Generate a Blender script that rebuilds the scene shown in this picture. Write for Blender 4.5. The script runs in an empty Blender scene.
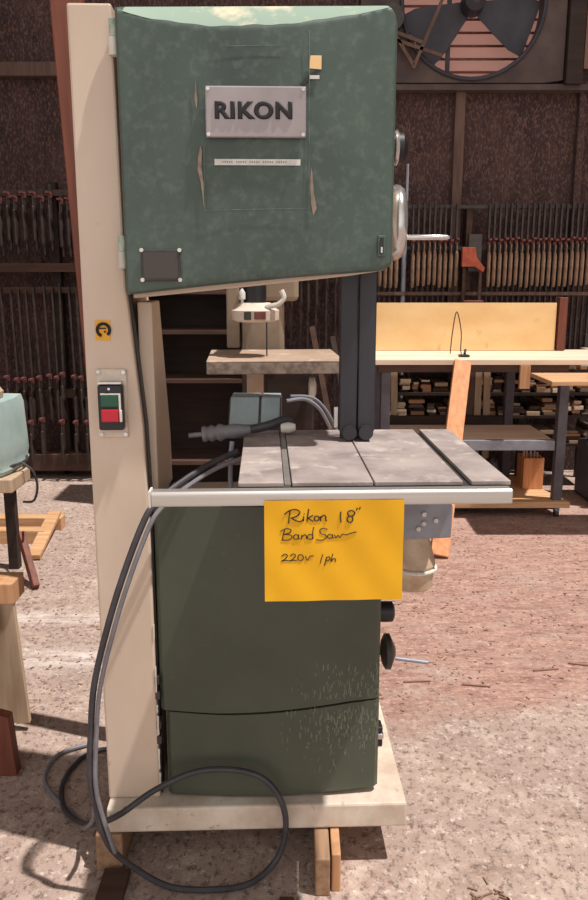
import bpy, bmesh, math, random
from mathutils import Vector, Matrix
random.seed(7)
SC = bpy.context.scene
COL = SC.collection
R = math.radians

# ------------------------------------------------------------------ camera
FPX = 807.0; PITCH = 12.1; CAMH = 1.45; CAMD = 1.78
cam_d = bpy.data.cameras.new('camera'); cam = bpy.data.objects.new('camera', cam_d)
COL.objects.link(cam); SC.camera = cam
cam_d.sensor_fit = 'VERTICAL'; cam_d.sensor_height = 24.0; cam_d.lens = FPX / 900 * 24.0
cam.location = (0, -CAMD, CAMH); cam.rotation_euler = (R(90 - PITCH), 0, 0)
cam_d.clip_start = 0.05; cam_d.clip_end = 200

# ------------------------------------------------------------------ materials
def lin(h):
    h = h.lstrip('#'); o = []
    for i in (0, 2, 4):
        c = int(h[i:i + 2], 16) / 255
        o.append(c / 12.92 if c <= .04045 else ((c + .055) / 1.055) ** 2.4)
    return (o[0], o[1], o[2], 1)

def mat(name, c1, c2=None, rough=.6, metal=0.0, scale=8, stretch=(1, 1, 1), detail=5, bump=0.0,
        lo=.35, hi=.65, c3=None, s3=40, st3=(1, 1, 1), lo3=.6, hi3=.68, spec=.5):
    m = bpy.data.materials.new(name); m.use_nodes = True
    nt = m.node_tree; N = nt.nodes; L = nt.links
    b = N['Principled BSDF']
    b.inputs['Roughness'].default_value = rough; b.inputs['Metallic'].default_value = metal
    b.inputs['Specular IOR Level'].default_value = spec
    b.inputs['Base Color'].default_value = lin(c1)
    if c2 is None: return m
    tc = N.new('ShaderNodeTexCoord')
    def noise(sc, st):
        mp = N.new('ShaderNodeMapping'); mp.inputs['Scale'].default_value = st
        L.new(tc.outputs['Object'], mp.inputs['Vector'])
        n = N.new('ShaderNodeTexNoise'); n.inputs['Scale'].default_value = sc
        n.inputs['Detail'].default_value = detail; n.inputs['Roughness'].default_value = .6
        L.new(mp.outputs[0], n.inputs['Vector']); return n
    n = noise(scale, stretch)
    mr = N.new('ShaderNodeMapRange'); mr.inputs['From Min'].default_value = lo; mr.inputs['From Max'].default_value = hi
    L.new(n.outputs['Fac'], mr.inputs['Value'])
    mx = N.new('ShaderNodeMix'); mx.data_type = 'RGBA'
    mx.inputs['A'].default_value = lin(c1); mx.inputs['B'].default_value = lin(c2)
    L.new(mr.outputs[0], mx.inputs['Factor']); out = mx.outputs['Result']
    if c3:
        n3 = noise(s3, st3)
        m3 = N.new('ShaderNodeMapRange'); m3.inputs['From Min'].default_value = lo3; m3.inputs['From Max'].default_value = hi3
        L.new(n3.outputs['Fac'], m3.inputs['Value'])
        x3 = N.new('ShaderNodeMix'); x3.data_type = 'RGBA'; x3.inputs['B'].default_value = lin(c3)
        L.new(out, x3.inputs['A']); L.new(m3.outputs[0], x3.inputs['Factor']); out = x3.outputs['Result']
    L.new(out, b.inputs['Base Color'])
    if bump:
        bp = N.new('ShaderNodeBump'); bp.inputs['Strength'].default_value = bump; bp.inputs['Distance'].default_value = .01
        L.new(n.outputs['Fac'], bp.inputs['Height']); L.new(bp.outputs[0], b.inputs['Normal'])
    return m

M = {}
M['cream'] = mat('cream_enamel', '#d2c0b0', '#c4b09c', rough=.45, scale=3, stretch=(1, 1, .5), c3='#a88c74', s3=26, lo3=.66, hi3=.8)
M['cream_dirty'] = mat('cream_enamel_dusty', '#dcd0c2', '#b8a594', rough=.7, scale=7, c3='#7d6450', s3=30, lo3=.62, hi3=.75)
M['green'] = mat('green_enamel_dusty', '#303f39', '#4f6058', rough=.5, scale=1.9, stretch=(1.5, 1, .8), c3='#6f7d75', s3=45, st3=(1.2, 1, 1.2), lo3=.50, hi3=1.15, lo=.3, hi=.7, detail=12)
M['greenlow'] = mat('green_enamel_lower', '#3e443a', '#4a5044', rough=.4, scale=3, c3='#67705e', s3=60, lo3=.68, hi3=.8)
M['scuff'] = mat('scuffed_green', '#84908a', '#4a574f', scale=40)
M['dust_lit'] = mat('sawdust_and_lit_slope', '#8fa294', '#d3c9ae', rough=.9, scale=7, lo=.50, hi=.60)  # cream is sawdust, pale green is light on the slope put into colour
M['alu'] = mat('brushed_aluminium', '#cfcac6', '#b7b2ae', rough=.38, metal=.75, scale=6, stretch=(.2, 1, 8))
M['plate'] = mat('name_plate_metal', '#a39a9c', '#8d8587', rough=.45, metal=.35, scale=5)
M['iron'] = mat('dusty_cast_iron', '#8d8280', '#b4a7a2', rough=.6, metal=.15, scale=9, c3='#cfc4bd', s3=20, lo3=.55, hi3=.75, bump=.1)
M['irondark'] = mat('dark_cast_iron', '#3a3634', '#4c4745', rough=.6, metal=.3, scale=20)
M['black'] = mat('black_plastic', '#17171a', '#232226', rough=.45, scale=10)
M['blacksteel'] = mat('black_steel', '#28272c', '#3a393f', rough=.42, metal=.3, scale=6, stretch=(1, 1, .2))
M['chrome'] = mat('polished_metal', '#d8d8dc', '#b9b4ae', rough=.22, metal=.8, scale=9)
M['white'] = mat('white_plastic', '#dedad2', '#c4beb4', rough=.5, scale=12)
M['red'] = mat('red_plastic', '#b8132c', rough=.35)
M['greenbtn'] = mat('green_plastic', '#0f4a36', rough=.35)
M['yellowpaper'] = mat('yellow_paper', '#eab010', '#dfa40a', rough=.75, scale=3)
M['ink'] = mat('ink', '#141318', rough=.6)
M['labelwhite'] = mat('label_white', '#d9d7d0', '#c3c2bb', rough=.6, scale=60)
M['yellow'] = mat('yellow_vinyl', '#e2a21c', rough=.5)
M['tan'] = mat('peeled_paint', '#a58c7e', '#6f6a60', rough=.8, scale=40)
M['wood'] = mat('pine_wood', '#c59670', '#a57854', rough=.7, scale=5, stretch=(8, 8, .6), c3='#7d4a28', s3=7, lo3=.68, hi3=.74)
M['woodx'] = mat('pine_wood_long_x', '#d2a880', '#b78b62', rough=.7, scale=5, stretch=(.6, 8, 8), c3='#7d5230', s3=9, lo3=.7, hi3=.76)
M['woody'] = mat('pine_wood_long_y', '#a08064', '#7d5f48', rough=.7, scale=5, stretch=(8, .6, 8))
M['orangewood'] = mat('fresh_fir', '#d8996a', '#c07f52', rough=.65, scale=5, stretch=(8, 8, .5))
M['redwood'] = mat('reddish_timber', '#7c4330', '#5e2f20', rough=.65, scale=6, stretch=(6, 6, .4))
M['palewood'] = mat('pale_board', '#bda58c', '#a88f76', rough=.7, scale=6, stretch=(6, 6, .6))
M['ply'] = mat('birch_plywood', '#f0cd96', '#e4ba80', rough=.6, scale=2.2, stretch=(1, 1, 2.2), c3='#c79a5c', s3=12, lo3=.64, hi3=.8)
M['benchtop'] = mat('bench_top_wood', '#ecd8c4', '#d8bfa6', rough=.6, scale=4, stretch=(.5, 5, 5))
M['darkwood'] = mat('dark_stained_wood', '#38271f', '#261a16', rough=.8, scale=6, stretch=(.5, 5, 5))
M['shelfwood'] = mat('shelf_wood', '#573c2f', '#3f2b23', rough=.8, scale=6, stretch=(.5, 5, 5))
M['sheen'] = mat('blue_grey_cover', '#8fa5a4', '#a7b9b5', rough=.7, scale=4, bump=.2)
M['box'] = mat('blue_grey_box', '#9fb0b4', '#84959a', rough=.5, scale=8)
M['cable'] = mat('rubber_cable', '#302e33', '#413e44', rough=.5, scale=20)
M['cablelight'] = mat('grey_cable', '#66646a', '#7c797e', rough=.5, scale=20)
M['greymetal'] = mat('grey_painted_metal', '#7d7f88', '#9395a0', rough=.5, metal=.2, scale=14)
M['darkpaint'] = mat('dark_grey_paint', '#46434a', '#5a555c', rough=.6, scale=10)
M['rust'] = mat('clamp_bar_steel', '#4a3f3d', '#2f2726', rough=.6, metal=.3, scale=12)
M['clampred'] = mat('clamp_red_paint', '#7e4641', '#55302d', rough=.6, scale=30)
M['handlewood'] = mat('clamp_handle_wood', '#927460', '#735844', rough=.7, scale=20)
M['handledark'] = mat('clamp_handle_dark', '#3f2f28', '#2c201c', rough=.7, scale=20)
M['bag'] = mat('dusty_plastic_bag', '#a08468', '#c9b49c', rough=.6, scale=14)
M['fanblade'] = mat('fan_blade_metal', '#2c2a33', '#3b3840', rough=.6, scale=6)
M['fanpanel'] = mat('fan_panel_board', '#5b4c48', '#473a38', rough=.85, scale=5)
M['wall'] = mat('wall_boards', '#493533', '#302223', rough=.95, scale=4, stretch=(2.5, 1, .8), c3='#785950', s3=75, st3=(1.3, 1, .6), lo3=.48, hi3=.72, bump=.3, detail=9)
M['stud'] = mat('wall_stud', '#6d554a', '#54403a', rough=.9, scale=5, stretch=(5, 5, .6))
M['drum'] = mat('drill_body_cream', '#9a8874', '#7c6c5c', rough=.6, scale=5)
M['dptop'] = mat('drill_table_wood', '#b49d8c', '#a08874', rough=.7, scale=5, c3='#c4b2a2', s3=12)
M['dpedge'] = mat('drill_table_edge', '#6f6258', '#94867a', rough=.85, scale=30, stretch=(1, 1, 1), lo=.4, hi=.6)
M['chips'] = mat('wood_chip', '#9c7a66', '#6b4a3a', rough=.9, scale=3)

# louvre slats that let some daylight through
lm = bpy.data.materials.new('louvre_slat'); lm.use_nodes = True
nt = lm.node_tree; nt.nodes.clear()
o_ = nt.nodes.new('ShaderNodeOutputMaterial'); mixn = nt.nodes.new('ShaderNodeMixShader')
d_ = nt.nodes.new('ShaderNodeBsdfDiffuse'); t_ = nt.nodes.new('ShaderNodeBsdfTranslucent')
d_.inputs['Color'].default_value = lin('#d3b2a8'); t_.inputs['Color'].default_value = lin('#f0d2ca')
mixn.inputs[0].default_value = .75
nt.links.new(d_.outputs[0], mixn.inputs[1]); nt.links.new(t_.outputs[0], mixn.inputs[2]); nt.links.new(mixn.outputs[0], o_.inputs[0])
M['louvre'] = lm

# floor: worn dusty concrete with chips
def floor_mat():
    m = bpy.data.materials.new('worn_concrete'); m.use_nodes = True
    nt = m.node_tree; N = nt.nodes; L = nt.links; b = N['Principled BSDF']; b.inputs['Roughness'].default_value = .85
    b.inputs['Specular IOR Level'].default_value = .25
    tc = N.new('ShaderNodeTexCoord')
    def noise(s, d=6, r=.6, st=(1, 1, 1)):
        mp = N.new('ShaderNodeMapping'); mp.inputs['Scale'].default_value = st
        L.new(tc.outputs['Object'], mp.inputs['Vector'])
        n = N.new('ShaderNodeTexNoise'); n.inputs['Scale'].default_value = s; n.inputs['Detail'].default_value = d
        n.inputs['Roughness'].default_value = r; L.new(mp.outputs[0], n.inputs['Vector']); return n.outputs['Fac']
    def ramp(v, a, c):
        x = N.new('ShaderNodeMapRange'); x.inputs['From Min'].default_value = a; x.inputs['From Max'].default_value = c
        L.new(v, x.inputs['Value']); return x.outputs[0]
    def mix(f, A, B):
        x = N.new('ShaderNodeMix'); x.data_type = 'RGBA'
        for k, v in (('A', A), ('B', B)):
            if isinstance(v, str): x.inputs[k].default_value = lin(v)
            else: L.new(v, x.inputs[k])
        L.new(f, x.inputs['Factor']); return x.outputs['Result']
    def mul(a, c):
        x = N.new('ShaderNodeMath'); x.operation = 'MULTIPLY'; L.new(a, x.inputs[0])
        if isinstance(c, float): x.inputs[1].default_value = c
        else: L.new(c, x.inputs[1])
        return x.outputs[0]
    c = mix(ramp(noise(2.2), .35, .65), '#a18c82', '#b49e92')
    c = mix(ramp(noise(9, 8, .8), .50, .66), c, '#c4b2a6')
    c = mix(mul(ramp(noise(5, 8, .75, (.6, 1.6, 1)), .54, .68), .6), c, '#86685a')
    c = mix(mul(ramp(noise(45, 6, .85, (1, .7, 1)), .51, .60), .85), c, '#62504a')
    c = mix(mul(ramp(noise(38, 6, .8), .56, .66), .9), c, '#dccfc6')
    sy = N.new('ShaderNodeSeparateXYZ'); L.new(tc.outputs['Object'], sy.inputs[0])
    for y0_, w_ in ((1.50, .10), (1.12, .14)):  # bands of light across the left floor, painted as paler colour
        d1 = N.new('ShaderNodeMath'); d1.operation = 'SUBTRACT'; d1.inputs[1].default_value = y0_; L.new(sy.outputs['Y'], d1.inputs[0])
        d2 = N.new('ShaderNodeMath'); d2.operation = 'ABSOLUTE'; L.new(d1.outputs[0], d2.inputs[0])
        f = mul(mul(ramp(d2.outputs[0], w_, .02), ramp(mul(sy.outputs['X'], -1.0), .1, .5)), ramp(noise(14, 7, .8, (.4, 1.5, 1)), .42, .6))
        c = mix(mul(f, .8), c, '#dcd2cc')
    # reddish sawdust drift, further from the saw
    sx = N.new('ShaderNodeSeparateXYZ'); L.new(tc.outputs['Object'], sx.inputs[0])
    sm = N.new('ShaderNodeMath'); sm.operation = 'MULTIPLY_ADD'; sm.inputs[1].default_value = .22
    L.new(sx.outputs['X'], sm.inputs[0]); sub = N.new('ShaderNodeMath'); sub.operation = 'MULTIPLY'; sub.inputs[1].default_value = .5
    L.new(noise(3, 5, .7), sub.inputs[0]); L.new(sub.outputs[0], sm.inputs[2])
    dif = N.new('ShaderNodeMath'); dif.operation = 'SUBTRACT'; L.new(sx.outputs['Y'], dif.inputs[0]); L.new(sm.outputs[0], dif.inputs[1])
    ry = ramp(dif.outputs[0], .26, .42); rx = ramp(sx.outputs['X'], -.2, .35)
    far = ramp(sx.outputs['Y'], 4.2, 2.6)
    z = mul(mul(mul(rx, ry), far), ramp(noise(5, 6, .7, (.6, 1.5, 1)), .28, .5))
    c = mix(mul(z, .6), c, '#b28677')
    c = mix(mul(mul(z, ramp(noise(13, 9, .88, (.5, 1.5, 1)), .46, .60)), .85), c, '#7a5951')
    c = mix(mul(mul(z, ramp(noise(50, 4, .8, (.7, 1.3, 1)), .54, .64)), .7), c, '#d8b8a8')
    L.new(c, b.inputs['Base Color'])
    bp = N.new('ShaderNodeBump'); bp.inputs['Strength'].default_value = .6; bp.inputs['Distance'].default_value = .012
    L.new(noise(30, 8, .75), bp.inputs['Height']); L.new(bp.outputs[0], b.inputs['Normal'])
    return m
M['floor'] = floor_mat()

# ------------------------------------------------------------------ mesh building
ORG = {}
class MB:
    def __init__(s): s.bm = bmesh.new()
    def box(s, x0, x1, y0, y1, z0, z1, mtx=None, taper=None):
        vs = []
        for z in (z0, z1):
            for x, y in ((x0, y0), (x1, y0), (x1, y1), (x0, y1)):
                v = Vector((x, y, z))
                if mtx: v = mtx @ v
                vs.append(s.bm.verts.new(v))
        for f in ((3, 2, 1, 0), (4, 5, 6, 7), (0, 1, 5, 4), (1, 2, 6, 5), (2, 3, 7, 6), (3, 0, 4, 7)):
            s.bm.faces.new([vs[i] for i in f])
        return s
    def beam(s, p0, p1, w, d, up=(0, 1, 0)):
        p0, p1 = Vector(p0), Vector(p1); z = (p1 - p0).normalized(); u = Vector(up)
        x = u.cross(z).normalized(); y = z.cross(x)
        m = Matrix((x, y, z)).transposed().to_4x4(); m.translation = p0
        return s.box(-w / 2, w / 2, -d / 2, d / 2, 0, (p1 - p0).length, m)
    def prism(s, pts, y0, y1, axis='y'):
        f = {'y': lambda a, b, t: (a, t, b), 'z': lambda a, b, t: (a, b, t), 'x': lambda a, b, t: (t, a, b)}[axis]
        A = [s.bm.verts.new(f(a, b, y0)) for a, b in pts]; B = [s.bm.verts.new(f(a, b, y1)) for a, b in pts]
        n = len(pts); s.bm.faces.new(A); s.bm.faces.new(B[::-1])
        for i in range(n): s.bm.faces.new([A[i], B[i], B[(i + 1) % n], A[(i + 1) % n]])
        return s
    def lathe(s, p0, p1, prof, n=20):
        """prof: list of (t along p0->p1 in metres, radius)"""
        p0, p1 = Vector(p0), Vector(p1); z = (p1 - p0).normalized()
        u = Vector((0, 0, 1)) if abs(z.z) < .9 else Vector((1, 0, 0))
        x = u.cross(z).normalized(); y = z.cross(x); rings = []
        for t, r in prof:
            c = p0 + z * t
            rings.append([s.bm.verts.new(c + (x * math.cos(a) + y * math.sin(a)) * max(r, 1e-4)) for a in [2 * math.pi * k / n for k in range(n)]])
        for a, b in zip(rings, rings[1:]):
            for i in range(n): s.bm.faces.new([a[i], a[(i + 1) % n], b[(i + 1) % n], b[i]])
        s.bm.faces.new(rings[0][::-1]); s.bm.faces.new(rings[-1]); return s
    def cyl(s, p0, p1, r, r2=None, n=16):
        return s.lathe(p0, p1, [(0, r), ((Vector(p1) - Vector(p0)).length, r if r2 is None else r2)], n)
    def tube(s, pts, r, n=8, smooth=True, sub=6):
        P = [Vector(p) for p in pts]
        if smooth and len(P) > 2:
            Q = []
            for i in range(len(P) - 1):
                a, b, c, d = P[max(i - 1, 0)], P[i], P[i + 1], P[min(i + 2, len(P) - 1)]
                for k in range(sub):
                    t = k / sub
                    Q.append(.5 * ((2 * b) + (c - a) * t + (2 * a - 5 * b + 4 * c - d) * t * t + (3 * b - a - 3 * c + d) * t ** 3))
            P = Q + [P[-1]]
        rings = []; px = None
        for i, p in enumerate(P):
            z = (P[min(i + 1, len(P) - 1)] - P[max(i - 1, 0)])
            z = z.normalized() if z.length > 1e-9 else Vector((0, 0, 1))
            if px is None:
                u = Vector((0, 0, 1)) if abs(z.z) < .9 else Vector((1, 0, 0)); x = u.cross(z).normalized()
            else: x = (px - z * px.dot(z)).normalized()
            px = x; y = z.cross(x)
            rr = r if not callable(r) else r(i / (len(P) - 1))
            rings.append([s.bm.verts.new(p + (x * math.cos(a) + y * math.sin(a)) * rr) for a in [2 * math.pi * k / n for k in range(n)]])
        for a, b in zip(rings, rings[1:]):
            for i in range(n): s.bm.faces.new([a[i], a[(i + 1) % n], b[(i + 1) % n], b[i]])
        s.bm.faces.new(rings[0][::-1]); s.bm.faces.new(rings[-1]); return s
    def torus(s, c, axis, R0, r, n=28, m=10, a0=0, a1=360):
        c = Vector(c); z = Vector(axis).normalized(); u = Vector((0, 0, 1)) if abs(z.z) < .9 else Vector((1, 0, 0))
        x = u.cross(z).normalized(); y = z.cross(x)
        full = abs(a1 - a0) >= 360
        pts = [c + (x * math.cos(R(a0 + (a1 - a0) * k / n)) + y * math.sin(R(a0 + (a1 - a0) * k / n))) * R0 for k in range(n + 1)]
        return s.tube(pts, r, m, smooth=False)
    def grid(s, x0, x1, z0f, z1f, yf, nx, nz, yback):
        """front surface y=yf(u,v) on a panel whose lower/upper edges are functions of u; closed to yback"""
        V = [[None] * (nz + 1) for _ in range(nx + 1)]
        for i in range(nx + 1):
            u = i / nx; x = x0 + (x1 - x0) * u
            for j in range(nz + 1):
                v = j / nz; z = z0f(u) + (z1f(u) - z0f(u)) * v
                V[i][j] = s.bm.verts.new((x, yf(u, v), z))
        for i in range(nx):
            for j in range(nz): s.bm.faces.new([V[i][j], V[i + 1][j], V[i + 1][j + 1], V[i][j + 1]])
        loop = [V[i][0] for i in range(nx)] + [V[nx][j] for j in range(nz)] + [V[i][nz] for i in range(nx, 0, -1)] + [V[0][j] for j in range(nz, 0, -1)]
        back = [s.bm.verts.new((v.co.x, yback, v.co.z)) for v in loop]
        n = len(loop)
        for i in range(n): s.bm.faces.new([loop[i], back[i], back[(i + 1) % n], loop[(i + 1) % n]])
        s.bm.faces.new(back[::-1]); return s
    def build(s, name, m, parent=None, bevel=0, smooth=False, seg=2, sub=0):
        bm = s.bm
        bmesh.ops.recalc_face_normals(bm, faces=bm.faces)
        o_ = Vector((0, 0, 0))
        if parent is not None: o_ = ORG[parent.name]
        else:
            xs = [v.co for v in bm.verts]
            o_ = Vector(((min(v.x for v in xs) + max(v.x for v in xs)) / 2, (min(v.y for v in xs) + max(v.y for v in xs)) / 2, min(v.z for v in xs)))
        for v in bm.verts: v.co -= o_
        me = bpy.data.meshes.new(name); bm.to_mesh(me); bm.free()
        if isinstance(m, str): m = M[m]
        me.materials.append(m)
        ob = bpy.data.objects.new(name, me); COL.objects.link(ob)
        if parent is not None: ob.parent = parent; ORG[ob.name] = ORG[parent.name]
        else: ob.location = o_; ORG[ob.name] = o_
        if smooth:
            for p in me.polygons: p.use_smooth = True
            me.set_sharp_from_angle(angle=R(35))
        if bevel:
            b = ob.modifiers.new('bevel', 'BEVEL'); b.width = bevel; b.segments = seg; b.limit_method = 'ANGLE'; b.angle_limit = R(40)
        if sub:
            b = ob.modifiers.new('sub', 'SUBSURF'); b.levels = sub; b.render_levels = sub
        return ob

def tag(o, label, cat, group=None):
    o['label'] = label; o['category'] = cat
    if group: o['group'] = group
    return o
def struct(o): o['kind'] = 'structure'; return o
def thing(name, label, cat, org, group=None):
    o = bpy.data.objects.new(name, None); COL.objects.link(o); o.empty_display_size = .1
    o.location = org; ORG[o.name] = Vector(org); return tag(o, label, cat, group)
def copy_tree(o, loc, label, group=None, rot=None, scale=None):
    c = o.copy(); COL.objects.link(c); c.location = loc; c['label'] = label
    if group: c['group'] = group
    if rot is not None: c.rotation_euler = rot
    if scale is not None: c.scale = scale
    for ch in list(o.children):
        d = ch.copy(); COL.objects.link(d); d.parent = c
        for g in list(ch.children):
            e = g.copy(); COL.objects.link(e); e.parent = d
    return c
def text_mesh(txt, size, depth, offset, sx, mtx, name, m, parent):
    cu = bpy.data.curves.new(name, 'FONT'); cu.body = txt; cu.size = size; cu.extrude = depth; cu.offset = 0; cu.bevel_depth = offset; cu.bevel_resolution = 1
    cu.align_x = 'CENTER'; cu.align_y = 'CENTER'; cu.space_character = 1.14
    t = bpy.data.objects.new('tmp', cu); COL.objects.link(t)
    dg = bpy.context.evaluated_depsgraph_get(); me = bpy.data.meshes.new_from_object(t.evaluated_get(dg))
    bpy.data.objects.remove(t)
    me.transform(Matrix.Diagonal((sx, 1, 1, 1))); me.transform(mtx); me.transform(Matrix.Translation(-ORG[parent.name]))
    me.materials.clear(); me.materials.append(M[m]); me.name = name
    ob = bpy.data.objects.new(name, me); COL.objects.link(ob); ob.parent = parent; ORG[ob.name] = ORG[parent.name]
    return ob
FACE = Matrix.Rotation(R(90), 4, 'X')      # text lying in XY -> facing -Y

# ================================================================== SETTING
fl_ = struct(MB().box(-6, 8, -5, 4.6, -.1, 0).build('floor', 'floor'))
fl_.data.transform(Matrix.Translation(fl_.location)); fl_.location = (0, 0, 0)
# back wall with the opening for the fan louvres (x .62..1.78, z 2.72..3.9)
w = MB()
w.box(-6, .62, 4.25, 4.45, 0, 5); w.box(1.80, 8, 4.25, 4.45, 0, 5); w.box(.62, 1.80, 4.25, 4.45, 0, 2.74); w.box(.62, 1.80, 4.25, 4.45, 3.95, 5)
struct(w.build('wall_back', 'wall'))
struct(MB().box(-3.3, -3.1, .5, 4.24, 0, 5).build('wall_left_shade', 'wall'))  # out of view, added to keep the left side darker
struct(MB().box(-6, 8, 3.7, 4.45, 5.0, 5.1).build('ceiling_shade', 'darkwood'))  # unseen roof strip, front edge set so the back wall stays shaded
struct(MB().box(-6, -.45, 4.17, 4.25, 2.80, 2.89).build('trim_1', 'stud', bevel=.004))
struct(MB().box(-.43, .60, 4.17, 4.25, 2.80, 2.89).build('trim_5', 'stud', bevel=.004))
struct(MB().box(1.12, 1.19, 4.19, 4.25, 0, 2.72).build('trim_2', 'stud', bevel=.004))
struct(MB().box(1.98, 2.03, 4.19, 4.25, 0, 2.72).build('trim_3', 'wall', bevel=.004))
struct(MB().box(-6, .3, 4.13, 4.25, 0, .07).build('baseboard_back', 'shelfwood', bevel=.004))

# ================================================================== FAN
fx, fz, fr = 1.20, 3.245, .475
fan = thing('wall_fan', 'big dark metal blade fan set in a grey board panel high on the wall', 'fan', (fx, 4.2, 2.74))
pn = MB(); n = 48
outer = []
X0, X1, Z0, Z1 = .45, 1.83, 2.745, 3.98
for k in range(n):
    a = 2 * math.pi * k / n; c, s = math.cos(a), math.sin(a)
    tx = (X1 - fx) / c if c > 1e-6 else ((X0 - fx) / c if c < -1e-6 else 1e9)
    tz = (Z1 - fz) / s if s > 1e-6 else ((Z0 - fz) / s if s < -1e-6 else 1e9)
    t = min(tx, tz); outer.append((fx + c * t, fz + s * t))
for yy, fl in ((4.16, 0), (4.20, 1)):
    pass
Vo = [[pn.bm.verts.new((x, y, z)) for x, z in outer] for y in (4.12, 4.24)]
Vi = [[pn.bm.verts.new((fx + fr * math.cos(2 * math.pi * k / n), y, fz + fr * math.sin(2 * math.pi * k / n))) for k in range(n)] for y in (4.12, 4.24)]
for k in range(n):
    j = (k + 1) % n
    pn.bm.faces.new([Vo[0][k], Vo[0][j], Vi[0][j], Vi[0][k]]); pn.bm.faces.new([Vo[1][k], Vi[1][k], Vi[1][j], Vo[1][j]])
    pn.bm.faces.new([Vi[0][k], Vi[0][j], Vi[1][j], Vi[1][k]]); pn.bm.faces.new([Vo[0][k], Vo[1][k], Vo[1][j], Vo[0][j]])
pn.build('panel', 'fanpanel', fan)
MB().torus((fx, 4.11, fz), (0, 1, 0), fr + .004, .014, 48).build('shroud_ring', 'fanblade', fan, smooth=True)
for a in (212, 340, 96):
    b = MB(); ca, sa = math.cos(R(a)), math.sin(R(a)); pts = []
    ring = []
    for t, wd, tw in ((.05, .05, .5), (.2, .12, .42), (.34, .18, .34), (.44, .19, .28)):
        for sgn in (-1, 1):
            px = t; pz = sgn * wd / 1.0; dy = sgn * wd * tw * .35
            ring.append(Vector((fx + ca * px - sa * pz, 4.18 + dy, fz + sa * px + ca * pz)))
    vs = [b.bm.verts.new(v) for v in ring]; vb = [b.bm.verts.new(v + Vector((0, .006, 0))) for v in ring]
    for i in range(0, 6, 2):
        b.bm.faces.new([vs[i], vs[i + 1], vs[i + 3], vs[i + 2]]); b.bm.faces.new([vb[i], vb[i + 2], vb[i + 3], vb[i + 1]])
        for q in (i, i + 1): b.bm.faces.new([vs[q], vs[q + 2], vb[q + 2], vb[q]])
    b.bm.faces.new([vs[0], vs[1], vb[1], vb[0]]); b.bm.faces.new([vs[6], vs[7], vb[7], vb[6]])
    b.build('blade', 'fanblade', fan)
MB().lathe((fx, 4.02, fz), (fx, 4.2, fz), [(0, .03), (.03, .07), (.16, .08), (.18, .06)]).build('hub', 'fanblade', fan, smooth=True)
m_ = MB()
for p, q in (((1.03, 4.06, 3.36), (.80, 4.06, 2.82)), ((.66, 4.06, 3.05), (.86, 4.06, 2.98)), ((.66, 4.06, 3.05), (.80, 4.06, 2.84)), ((.60, 4.06, 3.02), (.99, 4.06, 2.90))):
    m_.beam(p, q, .022, .02)
m_.build('bracket', 'stud', fan)
MB().cyl((.64, 4.02, 3.13), (.64, 4.10, 3.13), .09, n=24).build('motor', 'irondark', fan, bevel=.005)
MB().beam((1.06, 4.235, 2.8), (1.06, 4.235, 3.8), .03, .015).build('louvre_post', 'fanblade', fan)
lv = thing('louvre', 'pinkish sunlit louvre slats behind the fan blades', 'louvre', (1.21, 4.4, 2.74))
for k in range(14):
    z = 2.78 + k * .085
    MB().prism([(4.33, z + .082), (4.336, z + .084), (4.362, z + .002), (4.356, z)], .625, 1.795, 'x').build('slat', 'louvre', lv)
    MB().box(.625, 1.795, 4.318, 4.329, z + .070, z + .084).build('slat_shade_line', 'redwood', lv)  # dark bar standing in for the shaded line between slats
struct(MB().box(1.84, 1.95, 4.08, 4.24, 2.73, 4.6).build('trim_4', 'darkwood', bevel=.004))
tag(MB().box(1.99, 2.6, 4.19, 4.245, 2.85, 4.2).build('plywood_panel', mat('upper_panel', '#8d6b5c', '#7a594b', rough=.8, scale=4)), 'light brown board panel high on the wall, right of the fan', 'panel')
struct(MB().box(.40, 3.2, 4.13, 4.25, 2.70, 2.74).build('trim_6', 'fanpanel', bevel=.004))

# conduit behind the hand wheel
tag(MB().cyl((.775, 4.065, 0), (.775, 4.065, 1.90), .017).build('conduit_pipe', 'greymetal', smooth=True), 'grey pipe on the wall behind the saw hand wheel', 'pipe')

# ================================================================== CLAMPS
def make_clamp(name, label, L, hm, cat='clamp', jaw=.07):
    t = thing(name, label, cat, (0, 0, 0))
    MB().box(-.006, .006, -.012, .012, -L, .02).build('bar', 'rust', t)
    j = MB(); j.prism([(-.015, -.02), (.02, -.02), (.02, .0), (.075, .005), (.075, .018), (.0, .02), (-.015, .012)], -.010, .010, 'x')
    for v in j.bm.verts: v.co = Vector((v.co.x, -v.co.y, v.co.z - jaw))
    j.build('jaw', 'clampred', t)
    MB().lathe((0, -.045, -jaw - .02), (0, -.045, -jaw - .32), [(0, .004), (.03, .005), (.055, .0055), (.06, .011), (.12, .0135), (.27, .012), (.29, .008)], 8).build('handle', hm, t, smooth=True)
    return t
rack = thing('clamp_rack', 'long dark rails on the wall holding the row of clamps at the right', 'rack', (1.5, 4.15, 1.36))
for z in (1.93, 1.65, 1.335):
    MB().box(.50, 2.9, 4.0885 if z > 1.4 else 4.035, 4.13 if z > 1.4 else 4.047, z - .012, z + .012).build('rail', 'irondark' if z > 1.4 else 'stud', rack)
MB().box(1.22, 1.26, 4.13, 4.25, 1.36, 1.95).build('bracket', 'shelfwood', rack)
MB().box(2.3, 2.34, 4.13, 4.25, 1.36, 1.95).build('bracket', 'shelfwood', rack)
pc = make_clamp('bar_clamp', 'dark steel bar clamp hanging in the crowded row above the workbench', 1.3, 'handlewood', jaw=.235)
pc['group'] = 'bar clamps in the row above the workbench'
k = 0; x = .53
first = True
while x < 2.2:
    if not (1.15 < x < 1.34 or .75 < x < .80):
        loc = (x, 4.075, 1.93 + random.uniform(-.012, .012))
        if first: pc.location = loc; first = False
        else: copy_tree(pc, loc, pc['label'], pc['group'])
    x += .0385 + random.uniform(-.002, .002)
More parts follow.
